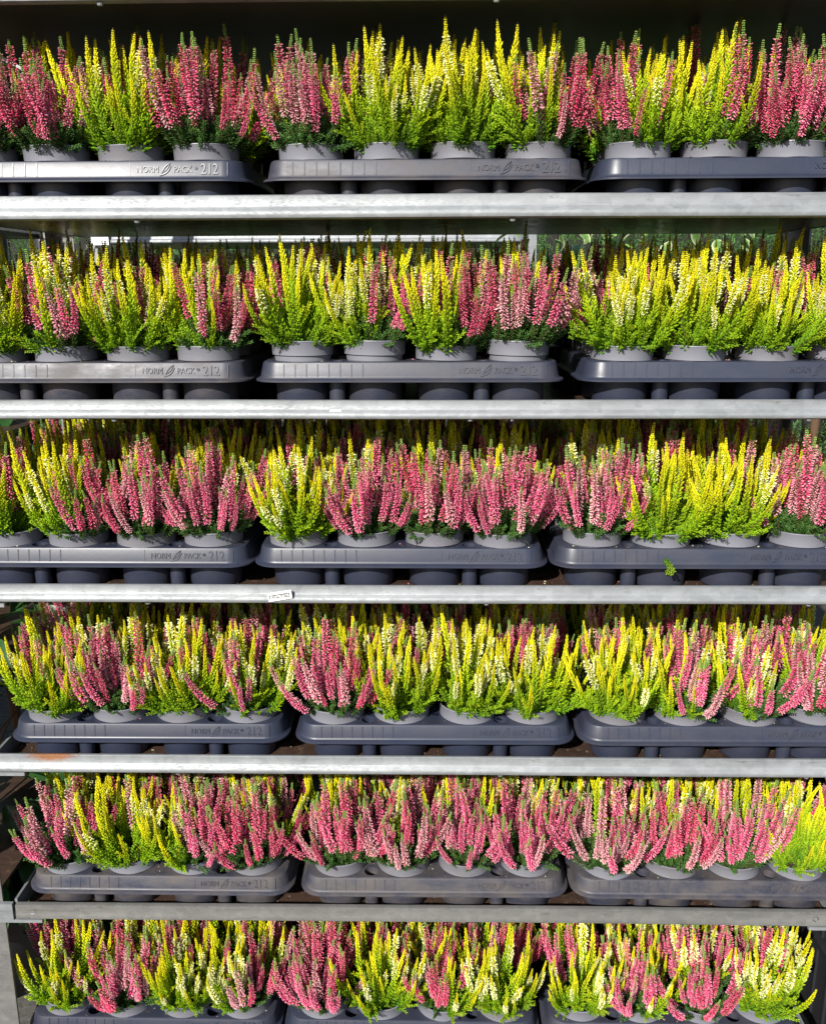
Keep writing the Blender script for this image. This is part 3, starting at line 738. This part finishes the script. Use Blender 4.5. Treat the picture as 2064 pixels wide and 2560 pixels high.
leafy_shrub('laurel_shrub', 'dark glossy laurel at the left edge beside the fifth and sixth rows', (-.90, .42, 0), .62, .15, .5, 190, LAU, 5, .9)
leafy_shrub('laurel_shrub', 'dark glossy laurel at the left edge beside the third row', (-.92, .62, 0), 1.15, .17, .32, 130, LAU, 6, 1.3)

def conifer(seed, h, rad):
    r = random.Random(seed); mb = MB()
    for k in range(1500):
        u = r.random() ** .8; z = .12 + (h - .12) * u; rr = rad * (1 - u ** 4) * (.55 + .45 * r.random()) + .02; an = r.uniform(0, 6.28)
        o = Vector((rr * math.cos(an), rr * math.sin(an), z)); out = Vector((math.cos(an), math.sin(an), 0))
        d = (out * r.uniform(.3, 1) + Vector((r.uniform(-.4, .4), r.uniform(-.4, .4), r.uniform(.3, 1.2)))).normalized(); side = d.cross(out + Vector((0, .1, .3))).normalized()
        g_ = r.uniform(.5, 1.25); c1 = (.10 * g_, .24 * g_, .05 * g_); c0 = (.03 * g_, .09 * g_, .022 * g_); l_ = r.uniform(.06, .12)
        for q in range(7):
            s_ = q / 6; pp = o + d * (l_ * s_); w_ = .022 * (1.05 - s_ * .8)
            for sg_ in (-1, 1):
                e = pp + side * (sg_ * w_) + d * .018 + Vector((0, 0, r.uniform(-.006, .006)))
                mb.add([pp, e + d * .006, e - d * .006 + side * (sg_ * -.004)], [(0, 1, 2)], [c0, c1, c1])
    return mb.mesh('crown', LEAF, False, True)
CON = [conifer(1, 2.3, .42), conifer(2, 2.1, .40)]
a = MB(); a.lathe([(.035, 0), (.03, .3), (.012, 1.5)], 8); TRK = a.mesh('trunk', BARK, True)
CL = ['first', 'second', 'third', 'fourth', 'fifth', 'sixth', 'seventh', 'eighth', 'ninth']
for k in range(9):
    t = obj('conifer', None, loc=(-2.9 + k * .6, 3.0 + .12 * ((k * 7) % 3), 0), rot=(0, 0, k * 1.3)); tag(t, 'green conifer in the hedge behind the trolleys, %s from the left' % CL[k], 'conifer', 'conifers behind the trolleys')
    obj('crown', CON[k % 2], t); obj('trunk', TRK, t)
backdrop = obj('dark_backdrop', None, loc=(0, 4.6, 0)); tag(backdrop, 'added stand-in for deep shade, dark plank shed wall far behind the conifers', 'backdrop')  # added wall: closes off the sky and stands in for shade behind
m, n, l, b = mat('dark_backdrop_timber', .7, 0, .3)
tc = n.new('ShaderNodeTexCoord'); mp = n.new('ShaderNodeMapping'); mp.inputs['Scale'].default_value = (18, 18, 1.2); l.new(tc.outputs['Object'], mp.inputs[0])
c = ramp(n, [(.3, (.006, .005, .004)), (.7, (.016, .013, .011))]); l.new(noise(n, l, 6, 5, .6, mp.outputs[0]).outputs[0], c.inputs[0]); l.new(c.outputs[0], b.inputs['Base Color']); TIMBER = m
a = MB(); a.box((0, 0, 0), (.192, .022, 3.4)); PLK = a.mesh('plank', TIMBER)
for k in range(60): obj('plank', PLK, backdrop, (-6 + k * .2, .004 * (k % 2), 0))
a = MB(); a.box((-6, .03, 0), (6, 2.2, 3.38)); obj('backdrop_body', a.mesh('backdrop_body', TIMBER), backdrop)
a = MB(); a.add([(-6.2, -.3, 3.40), (6.2, -.3, 3.40), (6.2, 2.4, 3.9), (-6.2, 2.4, 3.9), (-6.2, -.3, 3.46), (6.2, -.3, 3.46), (6.2, 2.4, 3.96), (-6.2, 2.4, 3.96)], [(3, 2, 1, 0), (4, 5, 6, 7), (0, 1, 5, 4), (1, 2, 6, 5), (2, 3, 7, 6), (3, 0, 4, 7)])
obj('roof', a.mesh('roof', BLACKP), backdrop)

def filler_crate(loc, rz, label):  # added black boxes that fill in for the shaded area at right
    t = obj('shade_filler_crate', None, loc=loc, rot=(0, 0, rz)); tag(t, label, 'filler_crate', 'added crates filling the shaded edge')
    w, d, h, k = .40, .30, .24, .006
    for nm, lo, hi in (('floor_panel', (0, 0, 0), (w, d, k)), ('side_panel', (0, 0, k), (w, k, h)), ('side_panel', (0, d - k, k), (w, d, h)), ('end_panel', (0, k, k), (k, d - k, h)), ('end_panel', (w - k, k, k), (w, d - k, h))):
        a = MB(); a.box(lo, hi); obj(nm, a.mesh(nm, BLACKP), t)
    a = MB(); a.box((-.006, -.006, h), (w + .006, .008, h + .012)); a.box((-.006, d - .008, h), (w + .006, d + .006, h + .012)); a.box((-.006, .008, h), (.008, d - .008, h + .012)); a.box((w - .008, .008, h), (w + .006, d - .008, h + .012))
    obj('rim', a.mesh('rim', BLACKP), t)
    rb = MB(); rb.box((0, -.005, k), (.006, -.0002, h)); rm = rb.mesh('rib', BLACKP)
    for q in range(7): obj('rib', rm, t, (.03 + q * .055, 0, 0))
    for q in range(5): obj('rib', rm, t, (.0, .06 + q * .05, 0), (0, 0, -math.pi / 2))
for k in range(3): filler_crate((.735 + .006 * (k % 2), .06, .004 + k * .254), .0, ('lowest', 'middle', 'topmost')[k] + ' of the added black crates standing in for shade at the right edge')

# spilled compost on the shelf boards and tray decks, fallen florets
def litter(name, label, m, cols, items):
    r = random.Random(77); mb = MB()
    for (x, y, z, s_) in items:
        c = jit(cols[r.randrange(len(cols))], r, .25); a_ = r.uniform(0, 3.14); e = r.uniform(1, 2.2)
        dx, dy = math.cos(a_) * s_ * e, math.sin(a_) * s_ * e; ex, ey = -math.sin(a_) * s_, math.cos(a_) * s_
        mb.add([(x - dx, y - dy, z), (x + ex, y + ey, z), (x + dx, y + dy, z), (x - ex, y - ey, z), (x, y, z + s_ * .9)], [(0, 3, 4), (3, 2, 4), (2, 1, 4), (1, 0, 4), (0, 1, 2, 3)], [c] * 5)
    tag(obj(name, mb.mesh(name, m, False, True)), label, kind='stuff')
lr = random.Random(31); comp = []; flo = []
for i in range(1, 7):
    zb = ZL[i] + BZ[i]
    for k in range(420): comp.append((lr.uniform(X0 + .01, X1 - .01), .005 + .07 * lr.random() ** 1.5, zb + .0007, lr.uniform(.0006, .0022)))
    for k in range(60): flo.append((lr.uniform(X0 + .01, X1 - .01), .006 + .06 * lr.random(), zb + .001, lr.uniform(.0008, .0016)))
    for k in range(3):
        t = tray_at[(i, k)]
        for q in range(260):
            x, y = lr.uniform(-.19, .19), lr.uniform(-.128, -.02)
            if any(math.hypot(x - hx, y - hy) < hr + (.003 if hr > .03 else .001) for hx, hy, hr, sg in HOLES): continue
            p = Matrix.Rotation(t.rotation_euler.z, 3, 'Z') @ Vector((x, y, 0)) + t.location
            (comp if q % 4 else flo).append((p.x, p.y, p.z + DECK + .0002, lr.uniform(.0005, .0015)))
litter('spilled_compost', 'crumbs of dark compost spilled on the shelf boards and trays', HEATHER, [(.03, .02, .013), (.07, .045, .03), (.12, .085, .055)], comp)
litter('fallen_florets', 'tiny fallen heather florets and needles on shelves and trays', HEATHER, [(.6, .2, .28), (.7, .66, .42), (.2, .26, .06), (.35, .22, .12)], flo)
